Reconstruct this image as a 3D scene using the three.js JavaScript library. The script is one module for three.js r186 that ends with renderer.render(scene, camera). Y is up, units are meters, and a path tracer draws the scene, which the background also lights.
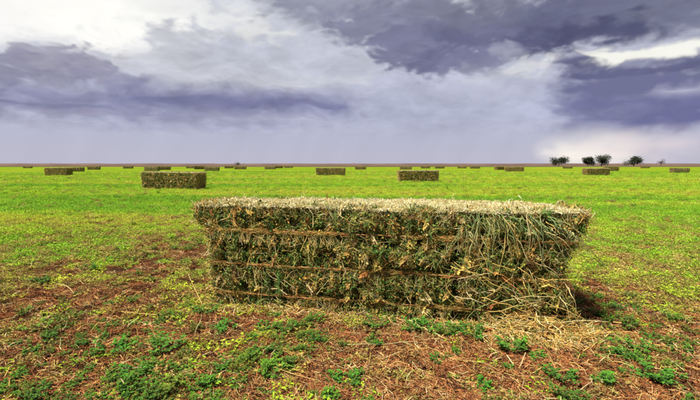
import * as THREE from 'three';
import { mergeGeometries } from 'three/addons/utils/BufferGeometryUtils.js';

// ---------------------------------------------------------------- noise and random numbers
function rngOf(seed) {
  let a = seed >>> 0;
  return () => { a = (a + 0x6D2B79F5) | 0; let t = Math.imul(a ^ (a >>> 15), 1 | a); t = (t + Math.imul(t ^ (t >>> 7), 61 | t)) ^ t; return ((t ^ (t >>> 14)) >>> 0) / 4294967296; };
}
const PERM = new Uint8Array(512);
{ const r = rngOf(77), p = [...Array(256).keys()]; for (let i = 255; i > 0; i--) { const j = Math.floor(r() * (i + 1)); [p[i], p[j]] = [p[j], p[i]]; } for (let i = 0; i < 512; i++) PERM[i] = p[i & 255]; }
const fade = t => t * t * t * (t * (t * 6 - 15) + 10);
function grad(h, x, y, z) { h &= 15; const u = h < 8 ? x : y, v = h < 4 ? y : h === 12 || h === 14 ? x : z; return ((h & 1) ? -u : u) + ((h & 2) ? -v : v); }
function noise(x, y, z) {
  const fx = Math.floor(x), fy = Math.floor(y), fz = Math.floor(z), X = fx & 255, Y = fy & 255, Z = fz & 255;
  x -= fx; y -= fy; z -= fz;
  const u = fade(x), v = fade(y), w = fade(z), A = PERM[X] + Y, B = PERM[X + 1] + Y;
  const AA = PERM[A] + Z, AB = PERM[A + 1] + Z, BA = PERM[B] + Z, BB = PERM[B + 1] + Z;
  const L = (a, b, t) => a + (b - a) * t;
  return L(L(L(grad(PERM[AA], x, y, z), grad(PERM[BA], x - 1, y, z), u), L(grad(PERM[AB], x, y - 1, z), grad(PERM[BB], x - 1, y - 1, z), u), v),
    L(L(grad(PERM[AA + 1], x, y, z - 1), grad(PERM[BA + 1], x - 1, y, z - 1), u), L(grad(PERM[AB + 1], x, y - 1, z - 1), grad(PERM[BB + 1], x - 1, y - 1, z - 1), u), v), w);
}
function fbm(x, y, z, n = 4) { let s = 0, a = 0.5, f = 1; for (let i = 0; i < n; i++) { s += a * noise(x * f, y * f, z * f + i * 7.3); a *= 0.5; f *= 2.03; } return s; }
function billow(x, y, z, n = 4) { let s = 0, a = 0.5, f = 1; for (let i = 0; i < n; i++) { s += a * (Math.abs(noise(x * f, y * f, z * f + i * 5.1)) * 2 - 0.5); a *= 0.5; f *= 2.07; } return s; }
const clamp = (x, a = 0, b = 1) => Math.min(b, Math.max(a, x));
const sstep = (a, b, x) => { const t = clamp((x - a) / (b - a)); return t * t * (3 - 2 * t); };
const mix = (a, b, t) => a + (b - a) * t;
const mix3 = (a, b, t) => [mix(a[0], b[0], t), mix(a[1], b[1], t), mix(a[2], b[2], t)];
const lin = c => c.map(v => { v /= 255; return v <= 0.04045 ? v / 12.92 : Math.pow((v + 0.055) / 1.055, 2.4); });

// ---------------------------------------------------------------- camera, sky, sun, exposure
const scene = new THREE.Scene();
const EYE = 0.85;
const camera = new THREE.PerspectiveCamera(53.13, 700 / 400, 0.05, 9000);
camera.position.set(0, EYE, 0);
camera.rotation.x = -0.0885;
const EXPOSURE = 2.2;
const renderer = new THREE.WebGLRenderer({ antialias: true });
renderer.toneMapping = THREE.LinearToneMapping;
renderer.toneMappingExposure = EXPOSURE;
renderer.shadowMap.enabled = true;

// clouds: azimuth and elevation in degrees (0, 0 is the horizon behind the big bale), half width, half height, colour, opacity, softness and raggedness in degrees
const CLOUDS = [
  [-32.6, 17.1, 14.8, 4.75, [255, 254, 250], 1, 3.0, 1.6],
  [-19.3, 18.6, 8.6, 2.04, [236, 237, 236], 0.8, 2.5, 1.6],
  [-41.8, 14.5, 4.6, 3.78, [250, 249, 247], 1, 3, 1.6],
  [-18.2, 11.7, 11.9, 3.24, [200, 201, 211], 0.85, 2.2, 1.8],
  [-21.5, 14.7, 4.1, 2.83, [197, 199, 209], 0.9, 1.4, 1.5],
  [-18.2, 13.8, 3.8, 2.19, [190, 193, 206], 0.7, 1.6, 1.5],
  [-6.9, 14.1, 12.2, 4.31, [192, 195, 208], 0.8, 2.6, 1.8],
  [-10.7, 17.4, 4.0, 0.84, [232, 232, 230], 0.75, 1.2, 1.2],
  [-13.7, 10.8, 10.5, 0.77, [210, 211, 217], 0.6, 1.0, 1.0],
  [-2.8, 11.4, 5.6, 0.53, [206, 207, 216], 0.5, 0.8, 0.8],
  [-37.1, 11.2, 3.4, 2.52, [166, 165, 182], 0.95, 0.8, 1.3],
  [-33.5, 11.3, 3.5, 1.98, [162, 160, 180], 0.95, 0.8, 1.2],
  [-38.0, 10.3, 2.6, 1.26, [140, 139, 163], 0.85, 1.6, 1.2],
  [-31.9, 10.1, 5.0, 1.24, [146, 145, 168], 0.85, 1.3, 1.2],
  [-36.8, 8.5, 5.4, 0.65, [184, 184, 198], 0.7, 1.0, 0.9],
  [-29.4, 9.7, 3.2, 0.82, [160, 159, 178], 0.7, 1.2, 1.0],
  [-28.4, 12.8, 1.9, 0.25, [196, 197, 204], 0.8, 0.4, 0.5],
  [-30.8, 12.7, 1.4, 0.17, [206, 206, 210], 0.7, 0.4, 0.4],
  [-41.7, 9.7, 3.1, 2.99, [150, 149, 172], 0.95, 1.5, 1.5],
  [-38.6, 6.8, 7.8, 0.96, [118, 118, 152], 0.92, 1.6, 0.7],
  [-24.4, 7.9, 17.3, 1.98, [136, 138, 170], 0.85, 2.8, 0.7],
  [-14.5, 8.2, 14.9, 1.84, [120, 122, 160], 0.9, 2.6, 0.6],
  [-30.1, 6.1, 6.3, 0.60, [134, 135, 168], 0.7, 1.2, 0.6],
  [-35.5, 6.0, 4.7, 0.28, [170, 168, 188], 0.6, 0.8, 0.5],
  [-37.0, 4.9, 4.1, 0.33, [168, 164, 186], 0.5, 1.0, 0.5],
  [-10.5, 6.1, 8.1, 0.35, [188, 190, 208], 0.6, 0.8, 0.5],
  [-19.1, 5.6, 10.0, 0.78, [158, 160, 187], 0.6, 1.6, 0.5],
  [1.4, 21.0, 13.5, 3.46, [142, 146, 166], 0.9, 2.4, 1.6],
  [6.9, 18.3, 10.1, 3.35, [130, 133, 157], 0.92, 1.6, 1.4],
  [10.3, 15.7, 7.4, 3.20, [120, 122, 150], 0.95, 1.1, 1.3],
  [13.0, 13.6, 5.0, 2.25, [116, 117, 149], 0.95, 1.1, 1.2],
  [19.9, 16.9, 10.3, 3.47, [104, 106, 137], 0.95, 1.6, 1.4],
  [32.1, 17.2, 11.9, 3.94, [104, 107, 135], 0.95, 1.6, 1.4],
  [39.3, 16.2, 5.8, 3.65, [118, 122, 146], 0.8, 2, 1.5],
  [16.7, 19.8, 8.8, 2.26, [124, 128, 149], 0.8, 2.0, 1.4],
  [25.3, 15.4, 4.5, 1.59, [88, 90, 122], 0.9, 1.4, 1.2],
  [31.2, 15.2, 5.1, 1.19, [84, 87, 118], 0.9, 1.2, 1.2],
  [16.3, 13.4, 4.4, 1.73, [124, 125, 156], 0.9, 0.9, 1.1],
  [21.0, 14.5, 1.7, 0.71, [158, 161, 181], 0.8, 0.7, 0.8],
  [20.1, 11.2, 5.5, 1.24, [200, 202, 215], 0.7, 2.4, 1.2],
  [23.7, 12.1, 2.8, 1.08, [218, 219, 225], 0.85, 0.9, 0.9],
  [25.4, 12.7, 1.6, 0.59, [232, 232, 234], 0.8, 0.6, 0.6],
  [29.8, 12.0, 4.2, 1.14, [96, 98, 130], 0.95, 1.2, 0.8],
  [35.3, 10.4, 7.9, 1.52, [98, 100, 134], 0.95, 2.0, 0.8],
  [33.0, 8.9, 6.1, 1.81, [102, 104, 142], 0.9, 2.6, 0.9],
  [39.7, 9.2, 4.1, 1.45, [98, 100, 134], 0.9, 1.6, 0.7],
  [33.7, 7.2, 7.0, 2.27, [110, 112, 153], 0.92, 3.4, 0.8],
  [39.0, 6.6, 4.3, 1.71, [108, 110, 152], 0.97, 1.8, 0.8],
  [40.3, 8.2, 3.8, 0.25, [190, 192, 208], 0.8, 0.7, 0.4],
  [36.8, 7.7, 3.6, 0.33, [140, 142, 175], 0.5, 1.0, 0.6],
  [33.1, 5.6, 5.7, 1.39, [116, 118, 160], 0.9, 2.6, 0.7],
  [38.1, 5.1, 5.1, 1.31, [107, 109, 152], 0.97, 1.4, 0.6],
  [30.6, 5.7, 3.8, 0.26, [138, 140, 176], 0.5, 0.9, 0.5],
  [32.6, 6.5, 4.0, 0.23, [130, 132, 168], 0.5, 0.8, 0.6],
  [35.2, 12.4, 5.8, 0.85, [246, 246, 238], 1, 0.5, 0.55],
  [30.3, 13.0, 1.5, 0.39, [236, 236, 232], 0.9, 0.5, 0.5],
  [31.0, 1.5, 4.8, 2.30, [253, 246, 236], 0.95, 2.6, 0.5],
  [35.7, 1.9, 5.2, 1.60, [226, 214, 218], 0.7, 2.6, 0.5],
].map(c => [...c.slice(0, 4), lin(c[4]), ...c.slice(5)]);
function skyRadiance(az, el) {
  const R = Math.PI / 180, ce = Math.cos(el * R), x = Math.sin(az * R) * ce, y = Math.sin(el * R), z = -Math.cos(az * R) * ce;
  const e = Math.max(el, 0), q = 1 / (0.16 + Math.max(y, 0)), px = x * q, pz = z * q;
  let c = lin([188, 187, 205]);
  c = mix3(c, lin([180, 184, 207]), sstep(1, 6, e));
  c = mix3(c, lin([192, 195, 212]), sstep(8, 15, e));
  c = mix3(c, lin([208, 211, 218]), sstep(14, 24, e));
  const out = sstep(46, 62, Math.abs(az)), w = out + sstep(25, 33, e) * (1 - out);
  // the deck goes on over and behind the camera as broken grey storm cloud
  if (w > 0) { const big = fbm(px * 0.55 + 3.1, pz * 0.55, 1.7, 5); c = mix3(c, mix3(lin([96, 99, 126]), lin([182, 184, 197]), clamp(0.5 + big * 1.2)), w * sstep(1, 8, e)); }
  if (w < 0.999) {
    // drifting of the edges: coarse swirls, then lumps, flatter than they are tall
    const s1 = fbm(az * 0.13, el * 0.26, 4.2, 3), s2 = fbm(az * 0.13 + 31, el * 0.26, 9.4, 3);
    const aw = az + s1 * 2.6, ew = el + s2 * 1.3;
    const lump = fbm(aw * 0.42, ew * 0.8, 2.2, 5) - 0.35 * (Math.abs(noise(aw * 0.5, ew * 0.95, 7.7)) - 0.25);
    for (const [ca, ec, ra, re, col, op, soft, rag] of CLOUDS) {
      const dx = (aw - ca) / ra, dy = (ew - ec) / re, u = Math.sqrt(dx * dx + dy * dy);
      if (u > 5) continue;
      const g = Math.hypot(dx / ra, dy / re) / Math.max(u, 1e-4), d = (u - 1) / Math.max(g, 1 / ra) + lump * rag * 2.4;      // about degrees from the rim
      const a = op * (1 - sstep(-soft, soft * 0.75, d)) * (1 - w);
      if (a > 0) c = mix3(c, col, a);
    }
    const wisp = fbm(aw * 0.20, ew * 0.46, 12.5, 5), fine = fbm(aw * 0.6, ew * 1.3, 16.5, 4);
    const k = 1 + (wisp * 0.26 + fine * 0.13 - (fbm(aw * 0.42, ew * 0.8 - 0.22, 2.2, 4) - lump) * 0.10) * sstep(2.6, 6, e) * (1 - w);
    const kk = 1 + (k - 1) * (1 - 0.85 * sstep(0.62, 0.92, c[1])); c = c.map(v => v * kk);
  }
  const rain = 1 + fbm((az - el * 0.4) * 0.28, el * 0.05, 3.3, 3) * 0.07 * (1 - sstep(6, 12, e));     // faint rain curtains
  return c.map(v => clamp(v * rain, 0, 1.05));
}
{
  const W = 4096, HH = 2048, data = new Float32Array(W * HH * 4);
  const low = lin([150, 146, 150]);
  for (let j = 0; j < HH; j++) {
    const el = (j + 0.5) / HH * 180 - 90;
    for (let i = 0; i < W; i++) {
      const az0 = (i + 0.5) / W * 360 - 180;          // u = 0.5 looks along +x in three's equirectangular mapping
      let az = az0 + 90; if (az > 180) az -= 360;
      let c = el > -1 ? skyRadiance(az, el) : low;
      if (el > 33) { const t = sstep(80, 90, el); c = mix3(c, lin([150, 152, 170]), t); }
      if (Math.abs(az) > 172) c = mix3(c, skyRadiance(-az, el), 0.5 * sstep(172, 180, Math.abs(az)));
      const o = (j * W + i) * 4;
      data[o] = c[0] / EXPOSURE; data[o + 1] = c[1] / EXPOSURE; data[o + 2] = c[2] / EXPOSURE; data[o + 3] = 1;
    }
  }
  const t = new THREE.DataTexture(data, W, HH, THREE.RGBAFormat, THREE.FloatType);
  t.mapping = THREE.EquirectangularReflectionMapping; t.magFilter = THREE.LinearFilter; t.minFilter = THREE.LinearFilter; t.colorSpace = THREE.LinearSRGBColorSpace; t.needsUpdate = true;
  scene.background = t; scene.environment = t;
}
const sun = new THREE.DirectionalLight(new THREE.Color(1.0, 0.94, 0.82), 4.1);
sun.position.set(-13, 30, 6); sun.target.position.set(0, 0, -3);
sun.castShadow = true; sun.shadow.radius = 16; sun.shadow.mapSize.set(4096, 4096);
Object.assign(sun.shadow.camera, { left: -40, right: 40, top: 40, bottom: -40, near: 1, far: 120 });
scene.add(sun, sun.target);

// ---------------------------------------------------------------- helpers
const names = new Map();
function numbered(n) { const k = names.get(n) || 0; names.set(n, k + 1); return k ? `${n}_${String(k).padStart(3, '0')}` : n; }
function tag(o, label, category, group, kind) { o.userData.label = label; if (category) o.userData.category = category; if (group) o.userData.group = group; if (kind) o.userData.kind = kind; return o; }
function shade(o) { o.castShadow = o.receiveShadow = true; return o; }
function part(name, geo, mat, parent) { const m = shade(new THREE.Mesh(geo, mat)); m.name = name; parent.add(m); return m; }
function thing(name, x, y, z, turn = 0) { const g = new THREE.Group(); g.name = numbered(name); g.position.set(x, y, z); g.rotation.y = turn; scene.add(g); return g; }
function vcol(r, rough = 1, extra = {}) { return new THREE.MeshPhysicalMaterial({ color: 0xffffff, vertexColors: true, roughness: rough, side: THREE.DoubleSide, specularIntensity: r, ...extra }); }
const M = {
  hay: vcol(0.25, 0.8),
  core: vcol(0.1, 1),
  leaf: vcol(0.45, 0.62, { transmission: 0.32, thickness: 0 }),
  blade: vcol(0.3, 0.75, { transmission: 0.30, thickness: 0 }),
  litter: vcol(0.15, 0.9),
  twine: vcol(0.1, 0.95),
  bark: vcol(0.1, 1),
  crown: vcol(0.15, 0.9),
};
// M.leaf and its kin: light passes through a thin leaf; roughness below 1 would let rays straight through, so it is raised
M.leaf.roughness = 0.95; M.blade.roughness = 0.95;

function finish(pos, idx, cols) {
  const g = new THREE.BufferGeometry();
  g.setAttribute('position', new THREE.Float32BufferAttribute(pos, 3));
  g.setAttribute('color', new THREE.Float32BufferAttribute(cols, 3));
  g.setIndex(idx); g.computeVertexNormals(); return g;
}
// a stalk swept along points, with a radius at each end
function sweep(pts, r0, r1, sides, col, col2 = col) {
  const pos = [], idx = [], cols = [], n = pts.length, up = new THREE.Vector3(), t = new THREE.Vector3(), a = new THREE.Vector3(), b = new THREE.Vector3();
  for (let i = 0; i < n; i++) {
    t.copy(pts[Math.min(n - 1, i + 1)]).sub(pts[Math.max(0, i - 1)]).normalize();
    up.set(0.13, 0.31, 0.94); if (Math.abs(t.dot(up)) > 0.9) up.set(0.9, 0.3, 0.1);
    a.crossVectors(t, up).normalize(); b.crossVectors(t, a);
    const f = i / (n - 1), r = mix(r0, r1, f), c = mix3(col, col2, f);
    for (let s = 0; s < sides; s++) { const w = s / sides * Math.PI * 2, p = pts[i]; pos.push(p.x + (a.x * Math.cos(w) + b.x * Math.sin(w)) * r, p.y + (a.y * Math.cos(w) + b.y * Math.sin(w)) * r, p.z + (a.z * Math.cos(w) + b.z * Math.sin(w)) * r); cols.push(...c); }
    if (i) for (let s = 0; s < sides; s++) { const p = (i - 1) * sides + s, q = (i - 1) * sides + (s + 1) % sides; idx.push(p, q, p + sides, q, q + sides, p + sides); }
  }
  return finish(pos, idx, cols);
}
const V = (x, y, z) => new THREE.Vector3(x, y, z);
// a leaflet: folded along its midrib, drooping to the tip
function leaflet(base, dir, upv, len, wid, fold, col) {
  const side = V().crossVectors(dir, upv).normalize(), up2 = V().crossVectors(side, dir).normalize();
  const at = (f, s, u) => base.clone().addScaledVector(dir, len * f).addScaledVector(side, wid * s).addScaledVector(up2, len * u);
  const p = [at(0, 0, 0), at(0.40, -0.5, fold), at(0.40, 0, 0.02), at(0.40, 0.5, fold), at(0.78, -0.36, fold * 0.5), at(0.78, 0.36, fold * 0.5), at(1, 0, -fold * 0.7), at(0.78, 0, -0.03)];
  const pos = p.flatMap(v => [v.x, v.y, v.z]), d = 0.9, cols = [];
  p.forEach((_, i) => { const k = i === 2 || i === 7 ? d : 1; cols.push(col[0] * k, col[1] * k, col[2] * k); });
  return finish(pos, [0, 1, 2, 0, 2, 3, 1, 4, 2, 4, 7, 2, 2, 7, 3, 7, 5, 3, 4, 6, 7, 7, 6, 5], cols);
}
class Copies {
  constructor() { this.m = []; this.c = []; this.o = new THREE.Object3D(); }
  add(x, y, z, rx, ry, rz, s, c) { const o = this.o; o.position.set(x, y, z); o.rotation.set(rx, ry, rz, 'YXZ'); if (Array.isArray(s)) o.scale.set(...s); else o.scale.setScalar(s); o.updateMatrix(); this.m.push(...o.matrix.elements); this.c.push(...c); }
  build(name, geo, mat, parent, label, category) {
    const n = this.c.length / 3, k = shade(new THREE.InstancedMesh(geo, mat, n));
    k.instanceMatrix.array.set(this.m); k.instanceColor = new THREE.InstancedBufferAttribute(new Float32Array(this.c), 3);
    k.name = parent === scene ? numbered(name) : name; k.userData.kind = 'stuff'; if (label) k.userData.label = label; if (category && parent === scene) k.userData.category = category;
    parent.add(k); return k;
  }
}
const vary = (r, c, k = 0.18) => { const m = 1 + (r() * 2 - 1) * k; return [c[0] * m * (1 + (r() - 0.5) * 0.16), c[1] * m * (1 + (r() - 0.5) * 0.10), c[2] * m * (1 + (r() - 0.5) * 0.2)].map(v => Math.min(v, 0.8)); };
const pick = (r, list) => { let s = 0; for (const [w] of list) s += w; let t = r() * s; for (const [w, v] of list) { t -= w; if (t <= 0) return v; } return list[0][1]; };

// ---------------------------------------------------------------- the lie of the land
// bale: x, z of the middle, turn
const HERO = [0.178, -2.395, -0.2152];
const FAR_BALES = [
  [-6.14, -13.95, -0.2, 1], [3.34, -19.75, 0.06, 1], [-1.45, -30.0, -0.12, 1], [18.9, -30.8, 0.25, 1], [34.2, -52.6, 0.1, 1], [18.8, -45.9, -0.15, 1],
  [24.1, -64.6, 0.6, 1], [-21.8, -30.0, -0.2, 1], [-33.6, -48.9, 0.4, 1], [-42.0, -65.8, 0.1, 1], [-26.0, -52.6, -0.1, 1], [-28.9, -62.2, 0.5, 1],
  [-18.7, -54.3, 0.0, 1], [-26.7, -71.3, 0.8, 1], [-27.2, -90.1, 0.3, 1], [-19.5, -71.3, 0.1, 1], [-14.2, -71.3, -0.1, 1], [-16.4, -92.5, 0.6, 1],
  [-15.0, -97.8, 0.0, 1], [1.8, -68.5, 0.1, 1], [9.5, -68.5, -0.1, 1], [16.5, -87.8, 0.0, 1], [19.1, -85.6, 0.1, 1], [24.5, -87.8, -0.2, 1],
  [26.0, -83.5, 0.1, 1], [45.3, -83.5, 0.1, 1], [33.2, -40.4, 0.2, 1], [-74.3, -92.5, 0.0, 1], [-46.2, -83.5, 0.1, 1], [-35.8, -90.1, 0.0, 1], [68.0, -92.5, 0.0, 1],
];
const groundH = (x, z) => { const d = Math.hypot(x, z), k = 1 - sstep(10, 40, d); return k * (0.030 * fbm(x * 0.9, 3.3, z * 0.9, 3) + 0.022 * fbm(x * 5, 8.1, z * 5, 3)) ; };
function inBale(x, z, pad) {
  const t = (b, hl, hw) => { const dx = x - b[0], dz = z - b[1]; if (dx * dx + dz * dz > 2) return false; const c = Math.cos(b[2]), s = Math.sin(b[2]); return Math.abs(dx * c - dz * s) < hl + pad && Math.abs(dx * s + dz * c) < hw + pad; };
  if (t(HERO, 0.98, 0.22)) return true;
  for (let i = 0; i < 9; i++) if (t(FAR_BALES[i], 1.0, 0.22)) return true;
  return false;
}
// how much of the soil the yellow green regrowth covers
function cover(x, z) {
  const d = Math.hypot(x, z), n = fbm(x * 0.55 + 9, 1.2, z * 0.9, 4), side = sstep(0.8, 2.2, x) * sstep(-2.3, -3.3, z) * 1.3;
  const patch = fbm(x * 1.6 + 4, 7.7, z * 2.2, 3); return sstep(2.5, 5.4, d + n * 2.6 + patch * 2.8 + side) * (0.72 + 0.28 * sstep(5, 9, d));
}
// sunburnt lanes across the field, following the mower
function lane(x, z) { return clamp(0.45 + 1.5 * fbm((x + z * 0.08) * 0.05, 5.5, z * 0.50, 3) + 0.12 * Math.sin(z * 2.1 + 1.5 * noise(x * 0.15, 3, z * 0.2)) + 0.9 * fbm(x * 0.7, 2.5, z * 1.7, 3)); }
const LIME = [0.35, 0.53, 0.026], YELLOW = [0.50, 0.53, 0.050], GREEN = [0.22, 0.43, 0.022], SOIL = [0.125, 0.066, 0.034], BROWNFIELD = [0.17, 0.12, 0.075];
const DRY = [[3, [0.52, 0.39, 0.11]], [3, [0.40, 0.27, 0.085]], [2, [0.28, 0.16, 0.06]], [2, [0.48, 0.44, 0.09]]];
function fieldColour(x, z) { const l = clamp(lane(x, z) + 0.22 * (1 - sstep(4, 11, Math.hypot(x, z)))); return l > 0.5 ? mix3(LIME, YELLOW, clamp((l - 0.5) * 2.2)) : mix3(LIME, GREEN, clamp((0.5 - l) * 2.2)); }

// ground: one sheet out to the horizon
function tileNoise(n, seed) {      // repeating value noise
  const r = rngOf(seed), g = new Float32Array(n * n).map(() => r());
  return (u, v) => { const x = u * n, y = v * n, x0 = Math.floor(x), y0 = Math.floor(y), fx = fade(x - x0), fy = fade(y - y0), a = (i, j) => g[((j % n) + n) % n * n + ((i % n) + n) % n]; return mix(mix(a(x0, y0), a(x0 + 1, y0), fx), mix(a(x0, y0 + 1), a(x0 + 1, y0 + 1), fx), fy); };
}
{
  const S = 1024, oct = [[9, 0.22], [23, 0.22], [61, 0.22], [149, 0.2], [331, 0.14]].map(([n, w], i) => [tileNoise(n, 40 + i), w]);
  const warm = tileNoise(31, 91), warm2 = tileNoise(120, 92), d = new Uint8Array(S * S * 4), b = new Uint8Array(S * S * 4);
  for (let j = 0; j < S; j++) for (let i = 0; i < S; i++) {
    const u = i / S, v = j / S; let h = 0; for (const [f, w] of oct) h += f(u, v) * w;
    h = clamp((h - 0.5) * 2.2 + 0.5); const k = 0.55 + h * 0.45, t = (warm(u, v) * 0.6 + warm2(u, v) * 0.4 - 0.5) * 0.35, o = (j * S + i) * 4;
    d[o] = clamp(k * (1 + t * 0.5)) * 255; d[o + 1] = clamp(k) * 255; d[o + 2] = clamp(k * (1 - t)) * 255; d[o + 3] = 255;
    b[o] = b[o + 1] = b[o + 2] = h * 255; b[o + 3] = 255;
  }
  const tex = (a, srgb) => { const t = new THREE.DataTexture(a, S, S); t.wrapS = t.wrapT = THREE.RepeatWrapping; t.magFilter = THREE.LinearFilter; t.minFilter = THREE.LinearMipmapLinearFilter; t.generateMipmaps = true; if (srgb) t.colorSpace = THREE.SRGBColorSpace; t.needsUpdate = true; return t; };
  const mat = new THREE.MeshPhysicalMaterial({ color: 0xffffff, vertexColors: true, roughness: 1, specularIntensity: 0, map: tex(d, true), bumpMap: tex(b, false), bumpScale: 0.012 });
  const N = 440, pos = [], uv = [], cols = [], idx = [], A = 0.32, B = Math.asinh(4200 / A);
  const at = i => A * Math.sinh(B * (i / N * 2 - 1));
  for (let j = 0; j <= N; j++) for (let i = 0; i <= N; i++) {
    const x = at(i), z = at(j) - 1.9, far = Math.hypot(x, z);
    pos.push(x, groundH(x, z), z); uv.push(x / 1.3, z / 1.3);
    const edge = sstep(-128, -150, z + 10 * fbm(x * 0.02, 0.4, 1.1, 3));
    let c = mix3(SOIL, fieldColour(x, z).map(v => v * 0.72), cover(x, z) * sstep(2.5, 9, far));
    const bare = fbm(x * 1.1, 4.4, z * 1.1, 3); if (far < 12) c = c.map(v => v * (1 + bare * 0.5));
    c = mix3(c, BROWNFIELD.map(v => v * (1 + 0.5 * fbm(x * 0.01, 0.2, z * 0.03, 3))), edge);
    cols.push(...c);
  }
  for (let j = 0; j < N; j++) for (let i = 0; i < N; i++) { const p = j * (N + 1) + i, q = p + N + 1; idx.push(p, q, p + 1, p + 1, q, q + 1); }
  const g = finish(pos, idx, cols); g.setAttribute('uv', new THREE.Float32BufferAttribute(uv, 2));
  const ground = shade(new THREE.Mesh(g, mat)); ground.name = 'field_ground'; tag(ground, 'mown alfalfa field with bare reddish soil in the foreground', 'field', null, 'structure'); scene.add(ground);
}
// low brown rise that closes the horizon
{
  const pos = [], cols = [], idx = [], n = 500, rows = [[0, 0], [14, 0.55], [30, 0.9], [60, 1], [120, 0.4], [200, -0.1]];
  for (let i = 0; i <= n; i++) { const x = -900 + 1800 * i / n, top = 1.9 + 1.0 * fbm(x * 0.02, 7, 2, 4) + 0.7 * Math.max(0, fbm(x * 0.15, 1, 2, 3)); for (const [dz, h] of rows) { pos.push(x, h * top, -400 - dz + 20 * fbm(x * 0.01, 3, 3, 2)); const k = 1 + 0.7 * fbm(x * 0.05, dz * 0.1, 4, 3); cols.push(0.115 * k, 0.078 * k, 0.066 * k); } }
  const m = rows.length; for (let i = 0; i < n; i++) for (let k = 0; k < m - 1; k++) { const p = i * m + k, q = p + m; idx.push(p, q, p + 1, p + 1, q, q + 1); }
  const h = shade(new THREE.Mesh(finish(pos, idx, cols), vcol(0.05, 1))); h.name = 'distant_hill'; tag(h, 'low brown rise along the horizon', 'hill', null, 'structure'); scene.add(h);
}

// ---------------------------------------------------------------- hay
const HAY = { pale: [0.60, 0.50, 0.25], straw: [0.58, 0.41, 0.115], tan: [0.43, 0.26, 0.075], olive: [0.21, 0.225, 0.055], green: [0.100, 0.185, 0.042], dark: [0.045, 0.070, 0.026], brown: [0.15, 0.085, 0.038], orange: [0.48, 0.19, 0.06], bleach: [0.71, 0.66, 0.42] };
const W1 = [1, 1, 1];
const STALKS = [
  sweep([V(-0.5, 0, 0), V(-0.17, 0.02, 0.01), V(0.17, 0.02, -0.01), V(0.5, 0, 0)].map(p => p.multiplyScalar(0.085)), 0.0016, 0.0011, 3, W1),
  sweep([V(-0.5, 0, 0), V(-0.1, 0.11, 0.02), V(0.2, 0.09, 0.05), V(0.5, -0.10, 0.02)].map(p => p.multiplyScalar(0.085)), 0.0017, 0.0010, 3, W1),
  sweep([V(-0.5, 0.03, 0), V(0.02, -0.05, 0), V(0.06, -0.04, 0.03), V(0.42, 0.22, 0.10)].map(p => p.multiplyScalar(0.085)), 0.0018, 0.0012, 3, W1),
];
function wadOfLeaves(seed, n, spread, len) {
  const r = rngOf(seed), gs = [];
  for (let i = 0; i < n; i++) { const d = V(r() - 0.5, r() - 0.5, r() - 0.5).normalize(), u = V(r() - 0.5, r() - 0.5, r() - 0.5).normalize(), k = 0.6 + r() * 0.7; gs.push(leaflet(V((r() - 0.5) * spread, (r() - 0.5) * spread, (r() - 0.5) * spread), d, u, len * (0.6 + r() * 0.7), len * 0.5, 0.12 + r() * 0.25, [k, k, k * (0.8 + r() * 0.3)])); }
  return mergeGeometries(gs);
}
// a twist of stalks that hold together
function twist(seed) {
  const r = rngOf(seed), gs = [];
  for (let i = 0; i < 7; i++) { const l = 0.03 + r() * 0.035, y = (r() - 0.5) * 0.016, z = (r() - 0.5) * 0.014, k = 0.75 + r() * 0.5, o = (r() - 0.5) * 0.02; gs.push(sweep([V(o - l / 2, y, z), V(o, y + (r() - 0.5) * 0.01, z + (r() - 0.5) * 0.01), V(o + l / 2, y + (r() - 0.5) * 0.022, z + (r() - 0.5) * 0.02)], 0.0024, 0.0015, 3, [k, k, k])); }
  for (let i = 0; i < 4; i++) { const d = V(r() - 0.5, r() - 0.5, r() - 0.5).normalize(); gs.push(leaflet(V((r() - 0.5) * 0.04, (r() - 0.5) * 0.014, (r() - 0.5) * 0.014), d, V(r() - 0.5, r() - 0.5, 1).normalize(), 0.016, 0.009, 0.2, [0.8, 0.85, 0.7])); }
  return mergeGeometries(gs);
}
const TWISTS = [twist(15), twist(16)];
const CRUMBS = wadOfLeaves(5, 6, 0.022, 0.015);
const BL = 2.0, BH = 0.595, BD = 0.5, STRINGS = [0.09, 0.26, 0.45];
// the way the bale sags and frays at its two ends (hero) or is square (others)
function slump(hero, x, y) {
  if (!hero) return x * (0.975 + 0.06 * sstep(0.05, 0.6, y)) + 0.05 * sstep(0.5, 1.0, Math.abs(x)) * fbm(y * 6, x * 0.7, 2.2, 2);
  if (x < 0) return x - sstep(-0.70, -1.0, x) * (0.095 * sstep(0.43, 0.52, y) + 0.02 * fbm(y * 9, 1, 1, 2) - 0.02 * sstep(0.3, 0.0, y));
  return x + sstep(0.65, 1.0, x) * (0.065 * sstep(0.42, 0.56, y) - 0.035 * sstep(0.16, 0.24, y) * (1 - sstep(0.34, 0.42, y)) + 0.06 * sstep(0.16, 0.0, y) + 0.03 * fbm(y * 9, 3, 1, 2));
}
const tight = y => { let d = 1; for (const s of STRINGS) d = Math.min(d, Math.abs(y - s)); return 1 - sstep(0.0, 0.05, d); };   // pinch at the twine
function frontZ(seed, x, y) { return BD / 2 + 0.030 * fbm(x * 3.1 + seed, y * 4.2, seed, 3) + 0.022 * fbm(x * 11 + seed, y * 13, seed, 3) - 0.011 * tight(y) + 0.012 * Math.sin(Math.min(1, y / BH) * Math.PI) - 0.03 * sstep(0.52, 0.62, y); }
const topY = (seed, x, z) => BH - 0.006 + 0.026 * fbm(x * 2.6 + seed, 2, z * 3, 3) + 0.010 * fbm(x * 13 + seed, 2, z * 13, 2);
function flakeEdges(seed, n) { const r = rngOf(seed + 3), e = [0]; for (let i = 0; i < n; i++) e.push(e[i] + 0.7 + r() * 0.6); return e.map(v => -BL / 2 + v / e[n] * BL); }
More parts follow.
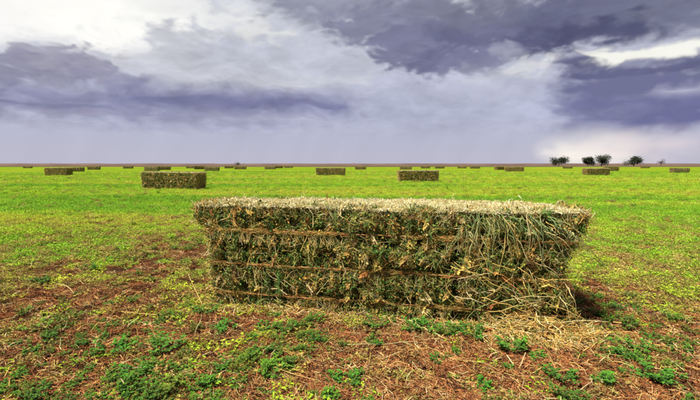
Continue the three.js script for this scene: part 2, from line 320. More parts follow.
function makeBale(root, seed, level) {       // level 2: the near bale, 1: bales with visible hay, 0: far
  const hero = level === 2, r = rngOf(seed * 131 + 7), n = level === 0 ? 8 : 17, edges = flakeEdges(seed, n), sx = hero ? 5 : 2, sy = hero ? 26 : 9, sz = hero ? 14 : 4;
  const tones = [];
  for (let f = 0; f < n; f++) {
    const g = new THREE.BoxGeometry(1, 1, 1, sx, sy, sz), p = g.attributes.position, cols = [], push = (r() - 0.5) * (hero ? 0.07 : 0.03), tone = r(), w = edges[f + 1] - edges[f];
    tones.push([tone, push]);
    for (let i = 0; i < p.count; i++) {
      const a = p.getX(i), b = p.getY(i) + 0.5, c = p.getZ(i), end = (f === 0 && a < -0.49) || (f === n - 1 && a > 0.49);
      const round = 1 - 0.10 * sstep(0.42, 0.5, Math.abs(a)) * 0.5;
      let x = (edges[f] + edges[f + 1]) / 2 + a * w * (end ? 1 : 1.02), y = b * BH, z = c * BD;
      const nz = frontZ(seed, x, y) / (BD / 2);
      z *= nz * round * (1 + push); if (Math.abs(c) > 0.49) z -= Math.sign(c) * ((hero ? 0.045 : 0.026) + 0.06 * sstep(0.34, 0.5, Math.abs(a)));
      y = Math.min(y, b * (topY(seed, x, z) - 0.012)) + (b > 0.5 ? push * 0.25 : 0);
      if (end) x += 0.02 * fbm(y * 8, z * 8, seed, 3);
      p.setXYZ(i, slump(hero, x, y), y, z);
      const k = 0.8 + 0.9 * (fbm(x * 14, y * 14, z * 14 + seed, 3) + 0.2), base = mix3([0.105, 0.115, 0.042], [0.22, 0.155, 0.060], tone * 0.9);
      cols.push(base[0] * k, base[1] * k, base[2] * k);
    }
    g.setAttribute('color', new THREE.Float32BufferAttribute(cols, 3)); g.deleteAttribute('uv'); g.computeVertexNormals();
    part('flake', g, M.core, root);
  }
  for (const h of STRINGS) {
    const pts = [], N = level === 0 ? 6 : 40, loop = [];
    for (let i = 0; i <= N; i++) loop.push([-BL / 2 + BL * i / N, 1]);
    for (let i = 0; i <= N; i++) loop.push([BL / 2 - BL * i / N, -1]);
    for (const [x, s] of loop) { const y = h + (level ? 0.012 * fbm(x * 3, h * 20, seed, 2) : 0); pts.push(V(slump(hero, x * 1.004, y), y, s * (frontZ(seed, x, y) + (level ? 0.014 + 0.004 * fbm(x * 20, h, 3, 2) : 0.006)))); }
    pts.push(pts[0].clone());
    part('twine', sweep(pts, level === 0 ? 0.006 : 0.0032, level === 0 ? 0.006 : 0.0032, level === 0 ? 3 : 5, [0.40, 0.19, 0.085]), M.twine, root);
  }
  if (level === 0) return tones;
  const amount = level === 2 ? 1 : 0.32, fat = level === 2 ? 1 : 1.7;
  const st = [new Copies(), new Copies(), new Copies()], lf = new Copies(), tw = [new Copies(), new Copies()];
  const flakeAt = x => { for (let f = 0; f < n; f++) if (x < edges[f + 1]) return f; return n - 1; };
  const FRONT = [[24, HAY.pale], [30, HAY.straw], [24, HAY.tan], [14, HAY.olive], [6, HAY.green], [8, HAY.orange]];
  const DARK = [[6, HAY.pale], [10, HAY.straw], [12, HAY.tan], [38, HAY.olive], [34, HAY.green], [6, HAY.brown]];
  const sides = [1, -1];
  for (const s of sides) {
    const k = s > 0 ? amount : amount * 0.35;
    for (let i = 0; i < 34000 * k; i++) {
      let x = (r() * 2 - 1) * BL / 2, y = r() * BH; const f = flakeAt(x), [tone] = tones[f];
      const patch = fbm(x * 5 + seed, y * 5, 3, 3), gapx = Math.min(x - edges[f], edges[f + 1] - x);
      if (gapx < 0.017 && r() < 0.8) continue;
      if (noise(x * 16 + seed, y * 13, 8.8) < -0.13 && r() < 0.9) continue;                           // hollows stay open
      const z = s * (frontZ(seed, x, y) * (1 + tones[f][1]) - 0.046 + r() * 0.062);
      const pal = r() < 0.20 + tone * 0.75 + patch * 0.8 ? FRONT : DARK;
      const ang = (r() < 0.5 ? (r() - 0.5) * 1.3 + (r() < 0.5 ? Math.PI / 2 : 0) : r() * Math.PI);
      st[Math.floor(r() * 3)].add(slump(hero, x, y), y, z, (r() - 0.5) * 0.9, s * (r() - 0.5) * 1.1, ang, (0.30 + r() * r() * 0.70) * fat, vary(r, pick(r, pal)));
    }
    for (let i = 0; i < 19000 * k; i++) {
      const x = (r() * 2 - 1) * BL / 2, y = r() * BH, f = flakeAt(x);
      if (noise(x * 16 + seed, y * 13, 8.8) < -0.16 && r() < 0.85) continue;
      const z = s * (frontZ(seed, x, y) * (1 + tones[f][1]) - 0.046 + r() * 0.054);
      lf.add(slump(hero, x, y), y, z, r() * 6.3, r() * 6.3, r() * 6.3, (0.5 + r() * 0.8) * fat, vary(r, pick(r, [[30, HAY.olive], [34, HAY.green], [24, HAY.dark], [10, HAY.tan], [6, HAY.straw]])));
    }
    for (let i = 0; i < 2000 * k; i++) {
      const x = (r() * 2 - 1) * BL / 2, y = r() * BH, f = flakeAt(x), patch = fbm(x * 7 + seed, y * 4, 5, 3);
      if (noise(x * 16 + seed, y * 13, 8.8) < -0.10 || (tight(y) > 0.75 && r() < 0.6) || Math.min(x - edges[f], edges[f + 1] - x) < 0.02) continue;
      const z = s * (frontZ(seed, x, y) * (1 + tones[f][1]) - 0.006 + r() * 0.024), warm = r() < 0.38 + (tones[f][0] - 0.5) * 0.5 + patch * 0.9;
      tw[i & 1].add(slump(hero, x, y), y, z, (r() - 0.5) * 0.9, (r() - 0.5) * 1.2, r() < 0.6 ? Math.PI / 2 + (r() - 0.5) * 1.4 : r() * 3.14, (0.5 + r() * 0.8) * fat, vary(r, pick(r, warm ? [[30, HAY.straw], [22, HAY.pale], [26, HAY.tan], [4, HAY.orange]] : [[44, HAY.olive], [30, HAY.green], [16, HAY.tan], [12, HAY.brown]]), 0.3));
    }
    for (let i = 0; i < 260 * k; i++) {
      const x = (r() * 2 - 1) * BL / 2, y = 0.03 + r() * (BH - 0.06), q = 0.7 + r() * 0.7, z = s * (frontZ(seed, x, y) + 0.006 + r() * 0.018);
      st[Math.floor(r() * 3)].add(slump(hero, x, y), y, z, (r() - 0.5) * 0.5, (r() - 0.5) * 0.5, r() * 3.14, [q, q * 0.75, q * 0.75], vary(r, pick(r, [[40, HAY.pale], [30, HAY.straw], [20, [0.26, 0.28, 0.10]]])));
    }
    // the hay caught along the twine, bleached orange, with cut ends hanging from it
    for (const h of STRINGS) for (let i = 0; i < 1700 * k; i++) {
      const x = (r() * 2 - 1) * BL / 2, strength = h === 0.26 ? 0.22 : 0.40 + 1.1 * noise(x * 4 + seed, h * 30, 5); if (r() > strength) continue;
      const hang = r() < 0.28, y = h + (r() - 0.5) * 0.022 - (hang ? 0.018 + r() * 0.03 : 0), z = s * (frontZ(seed, x, y) + 0.006 + r() * 0.024);
      st[Math.floor(r() * 3)].add(slump(hero, x, y), y, z, (r() - 0.5) * 0.6, s * (r() - 0.5) * 0.5, hang ? Math.PI / 2 + (r() - 0.5) * 1.5 : (r() - 0.5) * 0.5, (0.35 + r() * 0.5) * fat, vary(r, pick(r, hang ? [[5, HAY.pale], [3, HAY.straw]] : [[16, HAY.orange], [30, HAY.tan], [26, HAY.straw], [14, HAY.olive]])));
    }
  }
  // the bleached top: thatch lying flat, with a fringe over the front edge
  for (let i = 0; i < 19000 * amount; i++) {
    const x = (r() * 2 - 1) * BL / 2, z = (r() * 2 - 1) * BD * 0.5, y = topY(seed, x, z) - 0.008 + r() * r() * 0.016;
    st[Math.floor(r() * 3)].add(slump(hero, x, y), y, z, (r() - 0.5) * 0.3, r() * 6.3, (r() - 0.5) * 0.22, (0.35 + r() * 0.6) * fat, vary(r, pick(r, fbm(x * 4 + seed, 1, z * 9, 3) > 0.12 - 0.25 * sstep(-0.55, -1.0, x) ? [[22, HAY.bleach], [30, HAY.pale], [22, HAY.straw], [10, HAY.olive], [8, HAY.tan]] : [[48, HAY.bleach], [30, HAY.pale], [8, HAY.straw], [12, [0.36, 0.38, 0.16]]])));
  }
  for (let i = 0; i < 2600 * amount; i++) {
    const x = (r() * 2 - 1) * BL / 2, z = (r() * 2 - 1) * BD * 0.5, y = topY(seed, x, z) - 0.004;
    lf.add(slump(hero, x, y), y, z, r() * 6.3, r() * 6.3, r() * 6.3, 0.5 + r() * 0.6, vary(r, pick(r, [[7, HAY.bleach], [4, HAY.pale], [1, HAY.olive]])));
  }
  // stalks trailing over the top edges
  for (let i = 0; i < 2600 * amount; i++) {
    const x = (r() * 2 - 1) * BL / 2, s = r() < 0.75 ? 1 : -1, thick = clamp(0.45 + 1.6 * noise(x * 6 + seed, 4, 2)), y = topY(seed, x, s * 0.24) - r() * r() * 0.07 * (0.3 + thick), lying = r() < 0.45;
    if (r() > 0.25 + thick) continue;
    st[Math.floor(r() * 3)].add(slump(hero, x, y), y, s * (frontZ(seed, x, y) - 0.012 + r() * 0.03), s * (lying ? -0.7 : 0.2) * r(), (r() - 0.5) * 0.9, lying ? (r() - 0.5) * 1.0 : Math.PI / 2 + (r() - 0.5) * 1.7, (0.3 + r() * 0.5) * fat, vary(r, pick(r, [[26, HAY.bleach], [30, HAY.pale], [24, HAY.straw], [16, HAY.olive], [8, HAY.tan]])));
  }
  // ends
  for (const e of [-1, 1]) for (let i = 0; i < 3600 * amount; i++) {
    const y = r() * BH, z = (r() * 2 - 1) * BD / 2, x = e * (BL / 2 - 0.012 + r() * r() * 0.05);
    const c = vary(r, pick(r, y > 0.5 && r() < 0.5 ? [[5, HAY.straw], [4, HAY.pale], [4, HAY.tan]] : FRONT));
    st[Math.floor(r() * 3)].add(slump(hero, x, y), y, z, (r() - 0.5) * 1.6, Math.PI / 2 + (r() - 0.5) * 1.8, (r() - 0.5) * 2.4, (0.45 + r() * 0.7) * fat, c);
    if (i % 2) lf.add(slump(hero, x - e * 0.01, y), y, z, r() * 6, r() * 6, r() * 6, 0.6 + r() * 0.8, vary(r, pick(r, DARK)));
  }
  st.forEach((c, i) => c.build('hay_stems', STALKS[i], M.hay, root));
  tw.forEach((c, i) => c.build('hay_twists', TWISTS[i], M.hay, root));
  lf.build('hay_leaves', CRUMBS, M.litter, root);
  return tones;
}

// ---------------------------------------------------------------- the big bale
const bale = thing('hay_bale', HERO[0], -0.004, HERO[1], HERO[2]);
tag(bale, 'large green and tan hay bale filling the foreground, tied with orange twine', 'hay bale', 'square hay bales on the field');
bale.scale.set(0.99, 1.045, 0.96);
makeBale(bale, 11, 2);
{
  const r = rngOf(501);
  // the loosened right end: long stalks fanning out from under the top edge, each one to be picked out
  const curve = (a, b, sag, wob) => { const pts = []; for (let i = 0; i <= 9; i++) { const t = i / 9, p = a.clone().lerp(b, t); p.z += sag * Math.sin(t * Math.PI) + wob * noise(t * 3 + a.x * 9, a.y * 7, 3); p.y += wob * noise(t * 3, a.x * 11, 8) + Math.abs(sag) * 0.6 * Math.sin(t * Math.PI); p.x += wob * noise(a.z * 9, t * 3, a.x * 5); pts.push(p); } return pts; };
  for (let i = 0; i < 95; i++) {
    const x0 = 0.48 + r() * 0.46, y0 = 0.58 - r() * r() * 0.14, spread = (x0 - 0.62) * 0.5 + (r() - 0.45) * 0.30, len = 0.08 + r() * r() * 0.26, dx = spread, L = Math.hypot(dx, 0.22);
    const a = V(x0, y0, BD / 2 - 0.01 + r() * 0.03), b = V(x0 + dx / L * len, y0 - 0.22 / L * len * (0.7 + r() * 0.4), BD / 2 + 0.012 + r() * 0.05);
    const c = vary(r, pick(r, [[44, [0.13, 0.21, 0.075]], [26, [0.24, 0.29, 0.11]], [14, HAY.pale], [12, HAY.straw]]), 0.25);
    part('stem', sweep(curve(a, b, 0.015 + r() * 0.04, 0.012), 0.0020, 0.0013, 4, c, mix3(c, HAY.pale, 0.3)), M.hay, bale);
  }
  for (let i = 0; i < 40; i++) {          // the slipped flake lower down
    const x0 = 0.52 + r() * 0.5, y0 = 0.10 + r() * 0.24, an = -0.25 + (r() - 0.5) * 2.2, len = 0.08 + r() * 0.18;
    const a = V(x0 - Math.cos(an) * len / 2, Math.max(0.02, y0 - Math.sin(an) * len / 2), BD / 2 + r() * 0.05), b = V(x0 + Math.cos(an) * len / 2, Math.max(0.02, y0 + Math.sin(an) * len / 2), BD / 2 + 0.01 + r() * 0.07);
    const c = vary(r, pick(r, [[24, [0.24, 0.27, 0.10]], [34, HAY.pale], [30, HAY.straw], [3, HAY.orange]]), 0.2);
    part('stem', sweep(curve(a, b, 0.01 + r() * 0.04, 0.016), 0.0018, 0.0009, 4, c), M.hay, bale);
  }
  for (let i = 0; i < 26; i++) {          // stray ends standing up from the top and off the left shoulder
    const left = i < 9, x0 = left ? -1.02 - r() * 0.06 : (r() * 2 - 1) * 0.98, y0 = left ? 0.46 + r() * 0.12 : 0.585, z0 = (r() - 0.5) * 0.42, len = 0.04 + r() * 0.06, an = left ? Math.PI + (r() - 0.5) * 1.6 : Math.PI / 2 + (r() - 0.5) * 2.2;
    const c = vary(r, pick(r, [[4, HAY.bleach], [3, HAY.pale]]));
    part('stem', sweep(curve(V(x0, y0, z0), V(x0 + Math.cos(an) * len, y0 + Math.sin(an) * len * 0.8, z0 + (r() - 0.5) * 0.06), 0.01, 0.04), 0.0022, 0.0012, 4, c), M.hay, bale);
  }
  // hay that has tumbled to the ground at the right end and along the foot
  const fall = [new Copies(), new Copies(), new Copies()];
  const ct = Math.cos(HERO[2]), sn = Math.sin(HERO[2]);
  const toWorld = (x, z) => [HERO[0] + x * ct + z * sn, HERO[1] - x * sn + z * ct];
  for (let i = 0; i < 3600; i++) {
    const atEnd = r() < 0.86, x = atEnd ? 0.80 + (r() + r() + r() - 1.5) * 0.42 : (r() * 2 - 1) * 1.0, z = atEnd ? BD / 2 + 0.03 + (r() + r() - 1) * 0.22 : BD / 2 + r() * r() * 0.16;
    if (Math.abs(x) < 0.97 && Math.abs(z) < BD / 2 - 0.01) continue;
    const [wx, wz] = toWorld(x, z), h = atEnd ? 0.10 * Math.exp(-((x - 0.82) ** 2) / 0.05 - ((z - BD / 2) ** 2) / 0.012) * r() : 0.015 * r();
    fall[i % 3].add(wx, groundH(wx, wz) + 0.008 + h, wz, (r() - 0.5) * 0.6, r() * 6.3, (r() - 0.5) * 0.6, 0.6 + r() * 1.1, vary(r, pick(r, [[30, HAY.pale], [34, HAY.straw], [24, HAY.tan], [14, HAY.olive], [8, HAY.orange]])));
  }
  fall.forEach((c, i) => c.build('fallen_hay', STALKS[i], M.hay, scene, 'loose hay stems fallen on the ground round the foot of the big bale', 'loose hay'));
}

// ---------------------------------------------------------------- the other bales
{
  const LBL = [
    'dark tan bale behind the left end of the big bale, nearest of the distant bales', 'dark square bale straight behind the big bale, right of centre', 'small dark bale behind the middle of the big bale',
    'dark bale in front of the two close trees at right', 'bale half hidden behind the one below the close trees', 'front bale of the pair left of the lone round tree at right', 'small bale peeping out behind the pair left of the trees',
    'dark bale near the left edge of the field, front of its pair', 'bale just behind the one near the left edge', 'small far bale right of the pair at the left edge', 'small dark bale above the left end of the tan bale',
    'tiny bale touching the right side of the small one above the tan bale', 'long low bale beyond the right end of the tan bale', 'tiny bale left of the long low one beyond the tan bale', 'tiny far bale left of the bare shrub on the horizon',
    'small far bale below the bare shrub on the horizon', 'small far bale between the bare shrub and the middle bale', 'tiny bale just right of the small one between shrub and middle bale', 'tiniest bale left of the bale behind the middle',
    'flat far bale just right of the bale behind the middle', 'far bale directly behind the dark square bale right of centre', 'tiny far bale above the right half of the dark square bale', 'tiny far bale right of the dark square bale', 'tiny bale, left of two in the gap left of the right pair',
    'tiny bale, right of two in the gap left of the right pair', 'low far bale at the foot of the lone round tree', 'dark bale cut by the right edge of the picture', 'tiny far bale at the left edge of the picture', 'tiny far bale left of the small one above the tan bale',
    'tiny far bale between the small dark bale and the long low one', 'tiny far bale beside the rightmost full tree',
  ];
  const g1 = makeProto(23, 1), g2 = makeProto(37, 1), low = [makeProto(51, 0), makeProto(57, 0)];
  function makeProto(seed, level) { const g = new THREE.Group(); makeBale(g, seed, level); return g; }
  const hash = i => rngOf(i * 7919 + 13)();
  FAR_BALES.forEach(([x, z, t], i) => {
    const src = i < 8 ? (i % 2 ? g2 : g1) : low[i % 2], g = src.clone();
    g.name = numbered('hay_bale'); g.position.set(x, groundH(x, z) - 0.025, z); g.rotation.set((hash(i) - 0.5) * 0.03, t, (hash(i + 50) - 0.5) * 0.035); g.scale.set(0.95 + hash(i + 9) * 0.1, 0.92 + hash(i + 20) * 0.14, 0.9 + hash(i + 33) * 0.25); g.userData = {};
    tag(g, LBL[i], 'hay bale', 'square hay bales on the field'); scene.add(g);
  });
}

// ---------------------------------------------------------------- trees on the horizon
function tree(name, x, z, h, w, seed, label, dense) {
  const g = thing(name, x, 0, z), r = rngOf(seed), limbs = [];
  const bark = dense ? [0.07, 0.055, 0.045] : [0.17, 0.13, 0.115];
  limbs.push(sweep([V(0, -0.1, 0), V(0.1, h * 0.25, 0), V(-0.05, h * 0.55, 0.05)], h * 0.045, h * 0.025, 6, bark));
  const blobs = [];
  for (let i = 0; i < 11; i++) {
    const a = r() * 6.28, rr = Math.sqrt(r()) * w * 0.36, y = h * (0.35 + r() * 0.5) - rr * 0.25;
    const e = V(Math.cos(a) * rr, y, Math.sin(a) * rr); blobs.push([e, w * (0.13 + r() * 0.09)]);
    limbs.push(sweep([V(0, h * (0.18 + r() * 0.3), 0), e.clone().multiplyScalar(0.55).setY(y * 0.75), e], h * 0.018, h * 0.006, 4, bark));
    if (!dense) for (let k = 0; k < 5; k++) limbs.push(sweep([e.clone().multiplyScalar(0.7), e.clone().add(V((r() - 0.5) * w * 0.35, r() * h * 0.2, (r() - 0.5) * w * 0.35))], h * 0.008, h * 0.003, 3, bark));
  }
  part('trunk', mergeGeometries(limbs), M.bark, g);
  const leaves = [], n = dense ? 210 : 8;
  for (const [c, rad] of blobs) for (let i = 0; i < n; i++) {
    const d = V(r() - 0.5, (r() - 0.5) * 0.8, r() - 0.5).normalize().multiplyScalar(rad * Math.cbrt(r()) * (0.8 + r() * 0.6)), k = 0.7 + r() * 0.6;
    leaves.push(leaflet(c.clone().add(d), V(r() - 0.5, r() - 0.5, r() - 0.5).normalize(), V(0, 1, 0.1), 0.46, 0.36, 0.15, [0.045 * k, 0.060 * k, 0.034 * k]));
  }
  part('crown', mergeGeometries(leaves), M.crown, g);
  tag(g, label, dense ? 'tree' : 'shrub', 'trees along the horizon'); return g;
}
tree('broadleaf_tree', 115.5, -222, 5.4, 9.6, 61, 'dark round tree on the horizon, leftmost of the four at right', true);
tree('broadleaf_tree', 131.5, -222, 5.4, 6.6, 62, 'smaller dark tree on the horizon, left one of the close pair', true);
tree('broadleaf_tree', 139.0, -222, 6.6, 9.4, 63, 'larger dark tree on the horizon, right one of the close pair', true);
tree('broadleaf_tree', 157.0, -222, 6.2, 10.0, 64, 'lone dark tree on the horizon, rightmost of the full trees', true);
tree('bare_shrub', 172.0, -222, 4.2, 5.0, 65, 'thin half bare shrub on the horizon near the right edge', false);
tree('bare_shrub', -62.0, -222, 2.6, 4.6, 66, 'faint bare shrub on the horizon left of centre', false);

// ---------------------------------------------------------------- what grows and lies on the ground
function alfalfa(seed, stems, height, spread, dens = 1) {          // returns [stems, leaves], white where instances tint them
  const r = rngOf(seed), st = [], lv = [];
  for (let i = 0; i < stems; i++) {
    const a = r() * 6.283, out = spread * (0.25 + r() * 0.75), h = height * (0.45 + r() * 0.55), b = V(Math.cos(a) * out * 0.3, 0, Math.sin(a) * out * 0.3), tip = V(Math.cos(a) * out, h, Math.sin(a) * out);
    const mid = b.clone().lerp(tip, 0.5).add(V(0, h * 0.18, 0)), pts = [b, mid, tip];
    st.push(sweep(pts, 0.0013, 0.0008, 3, [0.16, 0.24, 0.06]));
    const nl = Math.round((3 + r() * 3) * dens);
    for (let k = 0; k < nl; k++) {
      const t = 0.35 + 0.65 * (k + 1) / nl, p = t < 0.5 ? b.clone().lerp(mid, t * 2) : mid.clone().lerp(tip, t * 2 - 1);
      const an = a + (r() - 0.5) * 3.4, d0 = V(Math.cos(an), 0.15 + r() * 0.5, Math.sin(an)).normalize(), q = p.clone().addScaledVector(d0, 0.007);
      for (let f = -1; f <= 1; f++) {
        const d = d0.clone().applyAxisAngle(V(0, 1, 0), f * 0.95).add(V(0, (r() - 0.6) * 0.4, 0)).normalize(), tone = 0.72 + r() * 0.5, young = t > 0.85 ? 1.3 : 1;
        lv.push(leaflet(q, d, V((r() - 0.5) * 0.6, 1, (r() - 0.5) * 0.6).normalize(), 0.011 + r() * 0.007, 0.0075 + r() * 0.002, 0.08 + r() * 0.16, [0.066 * tone * young, 0.185 * tone * young, 0.012 * tone]));
      }
    }
  }
  return [mergeGeometries(st), mergeGeometries(lv)];
}
function stubbleTuft(seed) {        // yellow green: cut stalks, small leaves, a few blades
  const r = rngOf(seed), gs = [];
  for (let i = 0; i < 20; i++) {
    const a = r() * 6.283, o = Math.sqrt(r()) * 0.05, h = 0.022 + r() * 0.040, l = (r() - 0.5) * 0.05, b = V(Math.cos(a) * o, -0.004, Math.sin(a) * o), k = 0.7 + r() * 0.45, w = r();
    const c = w < 0.3 ? [1.15 * k, 1.02 * k, 1.6 * k] : [0.95 * k, 1.02 * k, 0.9 * k];
    gs.push(sweep([b, b.clone().add(V(l * 0.4, h * 0.6, (r() - 0.5) * 0.02)), b.clone().add(V(l, h, (r() - 0.5) * 0.05))], 0.0017, 0.0006, 3, c));
  }
  for (let i = 0; i < 34; i++) {
    const a = r() * 6.283, o = Math.sqrt(r()) * 0.058, an = r() * 6.283, k = 0.75 + r() * 0.5;
    gs.push(leaflet(V(Math.cos(a) * o, 0.006 + r() * 0.034, Math.sin(a) * o), V(Math.cos(an), 0.3 * (r() - 0.3), Math.sin(an)).normalize(), V((r() - 0.5), 1, (r() - 0.5)).normalize(), 0.015 + r() * 0.008, 0.009, 0.15, [0.95 * k, 1.0 * k, 0.8 * k]));
  }
  return mergeGeometries(gs);
}
function litterWad(seed) {          // dead leaf scraps and chips of stalk
  const r = rngOf(seed), gs = [];
  for (let i = 0; i < 7; i++) { const an = r() * 6.283, k = 0.6 + r() * 0.8; gs.push(leaflet(V((r() - 0.5) * 0.05, 0.002 + r() * 0.007, (r() - 0.5) * 0.05), V(Math.cos(an), (r() - 0.5) * 0.5, Math.sin(an)).normalize(), V(r() - 0.5, 1, r() - 0.5).normalize(), 0.009 + r() * 0.011, 0.0045, 0.2 + r() * 0.2, [k, k, k])); }
  for (let i = 0; i < 9; i++) { const an = r() * 6.283, l = 0.014 + r() * 0.03, b = V((r() - 0.5) * 0.05, 0.003 + r() * 0.008, (r() - 0.5) * 0.05), k = 0.8 + r() * 0.9; gs.push(sweep([b, b.clone().add(V(Math.cos(an) * l, (r() - 0.3) * 0.012, Math.sin(an) * l))], 0.0009, 0.0007, 3, [k * 1.35, k * 1.3, k * 1.15])); }
  return mergeGeometries(gs);
}
const wedge = (r, r0, r1, pow = 1) => { const t = Math.pow(r(), pow), d = r0 * Math.pow(r1 / r0, t), a = (r() * 2 - 1) * 1.22; return [Math.sin(a) * d, -Math.cos(a) * d, d]; };
{
  const r = rngOf(900), lime = [new Copies(), new Copies()], protoL = [stubbleTuft(71), stubbleTuft(72)];
  for (let i = 0; i < 79000; i++) {
    const [x, z, d] = wedge(r, 1.2, 52); if (inBale(x, z, 0.0)) continue;
    const c = cover(x, z); if (r() > c * 0.97 + 0.03) continue;
    const s = (0.7 + r() * 0.6) * mix(1, 2.6, sstep(4, 40, d)) * mix(0.75, 1, c), worn = fbm(x * 1.1 + 3, 9.9, z * 1.7, 3), dry = 0.04 + 0.40 * (1 - c) + 0.9 * Math.max(0, worn) * (1 - 0.5 * sstep(6, 15, d)) + 0.30 * (1 - sstep(4, 9, d)), col = r() < dry ? pick(r, DRY).map(v => v * mix(0.75, 1, c)) : fieldColour(x, z);
    lime[i & 1].add(x, groundH(x, z), z, (r() - 0.5) * 0.3, r() * 6.283, (r() - 0.5) * 0.3, [s, s * mix(1, 0.75, sstep(4, 40, d)), s], vary(r, col, 0.22));
  }
  lime.forEach((k, i) => k.build('stubble', protoL[i], M.blade, scene, 'yellow green regrowth and stubble covering the field', 'stubble'));
}
const CLUMPS = [alfalfa(81, 15, 0.075, 0.055), alfalfa(82, 11, 0.055, 0.060), alfalfa(83, 20, 0.085, 0.070)];
{
  const r = rngOf(910), sets = CLUMPS.map(() => new Copies());
  for (let i = 0; i < 16500; i++) {
    const [x, z, d] = wedge(r, 1.15, 22, 1.15); if (inBale(x, z, -0.01)) continue;
    const n = fbm(x * 1.7 + 2, 6.1, z * 1.7, 3), c = cover(x, z);
    if (r() > sstep(-0.14, 0.22, n + 0.10 * sstep(0.35, 0.7, Math.abs(x + 0.15)) * (1 - sstep(2.2, 2.8, d))) * mix(0.95, 0.45, c) * mix(1, 0.8, sstep(3, 9, d))) continue;
    const k = mix(0.95, 1.5, c * 0.8), col = [k * mix(1, 2.1, r() * r()), k, k];
    sets[Math.floor(r() * 3)].add(x, groundH(x, z) - 0.004, z, (r() - 0.5) * 0.3, r() * 6.283, (r() - 0.5) * 0.3, (0.20 + r() * r() * 0.62) * mix(1, 1.8, sstep(3, 20, d)), col.map(v => v * (0.8 + r() * 0.4)));
  }
  sets.forEach((k, i) => k.build('alfalfa_regrowth', mergeGeometries(CLUMPS[i]), M.leaf, scene, 'small green alfalfa shoots scattered over the field', 'ground cover'));
}
{
  const r = rngOf(920), kinds = [litterWad(91), litterWad(92), litterWad(93)], sets = kinds.map(() => new Copies());
  const PAL = [[34, [0.17, 0.066, 0.028]], [26, [0.27, 0.115, 0.048]], [9, [0.36, 0.22, 0.10]], [26, [0.065, 0.032, 0.018]], [4, [0.48, 0.36, 0.18]]];
  for (let i = 0; i < 58000; i++) {
    const [x, z, d] = wedge(r, 1.05, 9, 1.15); if (inBale(x, z, -0.03)) continue;
    if (r() < cover(x, z) * 0.75) continue;
    if (fbm(x * 6, 2.2, z * 6, 3) < -0.16 && r() < 0.75) continue;
    sets[i % 3].add(x, groundH(x, z) + r() * 0.006, z, (r() - 0.5) * 0.5, r() * 6.283, (r() - 0.5) * 0.5, 0.6 + r() * 0.8, vary(r, pick(r, PAL), 0.25));
  }
  sets.forEach((k, i) => k.build('dead_leaf_litter', kinds[i], M.litter, scene, 'brown dead leaves and chaff lying on the soil', 'litter'));
  // loose straw over everything
  const st = [new Copies(), new Copies(), new Copies()];
  for (let i = 0; i < 25500; i++) {
    const [x, z, d] = wedge(r, 1.1, 14, 1.0); if (inBale(x, z, 0)) continue;
    if (fbm(x * 1.3 + 7, 4.2, z * 2.2, 3) < -0.05 && r() < 0.6) continue;
    st[i % 3].add(x, groundH(x, z) + 0.008 + r() * 0.02, z, (r() - 0.5) * 0.4, r() * 6.283, (r() - 0.5) * 0.6, 0.35 + r() * r() * 0.95, vary(r, pick(r, [[30, HAY.straw], [24, HAY.pale], [26, HAY.tan], [14, HAY.orange], [8, [0.30, 0.32, 0.10]]])));
  }
  st.forEach((k, i) => k.build('loose_straw', STALKS[i], M.hay, scene, 'bits of dry straw strewn over the ground', 'straw'));
}
// the clumps one can point to
const GREEN_CLUMPS = [
  [-0.847, -1.714, 1.35, 2, 'largest dark green alfalfa clump in the left foreground'], [-1.061, -1.714, 1.1, 0, 'spreading alfalfa clump just left of the largest one'],
  [-1.59, -1.97, 0.9, 1, 'small pale green alfalfa clump at the left edge'], [-0.622, -1.97, 0.95, 0, 'bright alfalfa clump below the left corner of the big bale'],
  [-0.83, -2.25, 1.1, 2, 'alfalfa clump touching the left foot of the big bale'], [-0.839, -1.515, 0.8, 1, 'low alfalfa clump below the largest one, near the bottom edge'],
  [-0.507, -1.515, 1.0, 0, 'alfalfa clump at the bottom edge left of centre'], [0.137, -2.033, 1.0, 0, 'upright alfalfa clump against the middle of the bale foot'],
  [0.36, -1.975, 1.15, 2, 'deep green alfalfa clump against the bale foot right of the middle'], [0.49, -1.955, 0.9, 1, 'small alfalfa clump right of the deep green one at the bale foot'],
  [0.726, -1.723, 1.1, 2, 'broad alfalfa clump in front of the frayed end of the big bale'], [0.824, -1.486, 1.05, 0, 'bright alfalfa clump at the bottom edge right of centre'],
  [0.97, -1.458, 0.9, 1, 'low alfalfa clump at the bottom edge, second from the right'], [1.292, -1.714, 0.95, 0, 'alfalfa clump above the one in the bottom right corner'],
  [1.19, -1.486, 1.0, 2, 'alfalfa clump in the bottom right corner'], [1.205, -1.772, 0.8, 1, 'small alfalfa clump left of the one above the right corner'],
  [-2.064, -3.112, 1.1, 0, 'light green alfalfa clump in the brown patch at far left'], [-2.2, -2.80, 1.0, 2, 'alfalfa clump at the left edge above the brown litter'],
  [-0.433, -1.97, 0.7, 1, 'tiny alfalfa clump in front of the left third of the bale'], [0.601, -1.934, 1.05, 0, 'light green alfalfa clump left of the tumbled hay'],
  [-0.019, -1.486, 0.85, 1, 'flat alfalfa clump at the middle of the bottom edge'], [1.334, -2.157, 0.8, 0, 'alfalfa clump right of the tumbled hay'], [-0.30, -1.60, 0.8, 2, 'yellowish alfalfa clump in the brown litter left of the middle'],
];
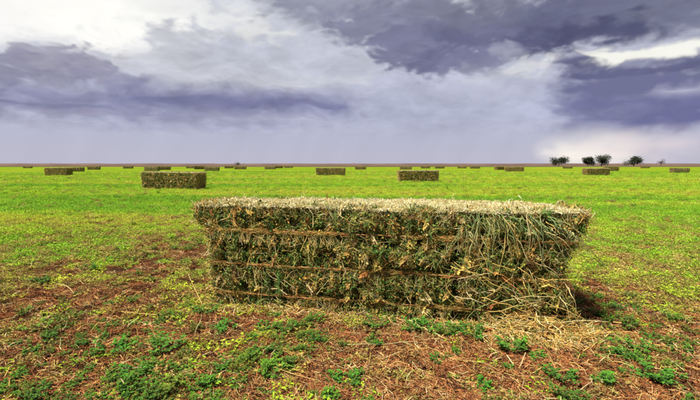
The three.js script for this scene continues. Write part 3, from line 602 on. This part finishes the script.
{
  const r = rngOf(930);
  GREEN_CLUMPS.forEach(([x, z, s, k, label], i) => {
    const g = thing('alfalfa_plant', x, groundH(x, z) - 0.004, z, r() * 6), two = alfalfa(300 + i, [16, 11, 22][k], (0.045 + r() * 0.03) * s, (0.07 + r() * 0.025) * s, 1.0);
    const tint = i === 22 || i === 2 ? [1.7, 1.35, 1.2] : [0.85 + r() * 0.4, 0.9 + r() * 0.35, 1];
    const c = two[1].attributes.color; for (let q = 0; q < c.count; q++) c.setXYZ(q, c.getX(q) * tint[0], c.getY(q) * tint[1], c.getZ(q) * tint[2]);
    part('stems', two[0], M.leaf, g); part('foliage', two[1], M.leaf, g);
    tag(g, label, 'plant', 'alfalfa clumps in the foreground');
  });
}
// long stalks lying or standing in the foreground: points on the ground with a height each
function stalk(label, pts, rad, col) {
  const w = pts.map(([x, z, h]) => V(x, groundH(x, z) + h, z)), o = w[0].clone(); o.y = groundH(o.x, o.z);
  const cv = new THREE.CatmullRomCurve3(w.map(p => p.clone().sub(o)));
  const g = thing('straw_stalk', o.x, o.y, o.z);
  part('stalk', sweep(cv.getPoints(14), rad, rad * 0.55, 5, col, mix3(col, HAY.pale, 0.3)), M.hay, g);
  tag(g, label, 'straw', 'single straw stalks in the foreground'); return g;
}
stalk('pale bent stalk standing in the litter below the left corner of the bale', [[-0.765, -1.90, 0], [-0.755, -1.90, 0.05], [-0.735, -1.91, 0.09], [-0.73, -1.91, 0.12]], 0.0022, HAY.pale);
stalk('forked looking stalk leaning right, next to the pale bent one', [[-0.72, -1.93, 0], [-0.69, -1.93, 0.05], [-0.685, -1.92, 0.085]], 0.0026, HAY.pale);
stalk('long straw leaning down to the left foot of the big bale', [[-0.86, -2.30, 0.01], [-0.93, -2.36, 0.10], [-1.0, -2.42, 0.19]], 0.0028, HAY.straw);
stalk('long pale runner crossing the bottom right of the picture', [[0.26, -1.71, 0.03], [0.36, -1.70, 0.05], [0.43, -1.65, 0.02], [0.55, -1.56, 0.045], [0.62, -1.53, 0.02], [0.71, -1.47, 0.035], [0.80, -1.48, 0.015]], 0.0021, HAY.tan);
stalk('thin brown stalk lying near the bottom edge, left of centre', [[-0.36, -1.62, 0.02], [-0.22, -1.53, 0.025], [-0.09, -1.46, 0.02]], 0.0024, HAY.tan);
stalk('short stalk bent like a V in front of the frayed end', [[0.66, -1.62, 0.05], [0.69, -1.58, 0.015], [0.74, -1.62, 0.06]], 0.0024, HAY.pale);
stalk('curved bleached stalk in the grass near the left edge', [[-1.98, -2.62, 0.02], [-1.93, -2.58, 0.07], [-1.84, -2.55, 0.06], [-1.76, -2.50, 0.01]], 0.0024, HAY.pale);
stalk('long greenish stalk lying level in front of the middle of the bale', [[-0.03, -1.78, 0.02], [0.06, -1.74, 0.05], [0.15, -1.77, 0.03], [0.26, -1.74, 0.055], [0.36, -1.80, 0.02]], 0.0019, [0.36, 0.36, 0.14]);
stalk('reddish stalk standing askew at the bottom right', [[0.86, -1.62, 0.0], [0.84, -1.60, 0.05], [0.80, -1.62, 0.10]], 0.0024, HAY.orange);
stalk('pale stalk reaching right from the tumbled hay', [[1.0, -1.92, 0.07], [1.16, -1.93, 0.075], [1.32, -1.98, 0.05]], 0.0026, HAY.pale);
stalk('straw lying flat at the left edge of the brown litter', [[-1.30, -2.20, 0.02], [-1.08, -2.16, 0.03], [-0.92, -2.17, 0.02]], 0.0026, HAY.straw);
stalk('purplish stalk at the bottom left corner', [[-0.98, -1.55, 0.02], [-0.86, -1.54, 0.03], [-0.72, -1.56, 0.02]], 0.0024, [0.30, 0.17, 0.14]);

renderer.render(scene, camera);
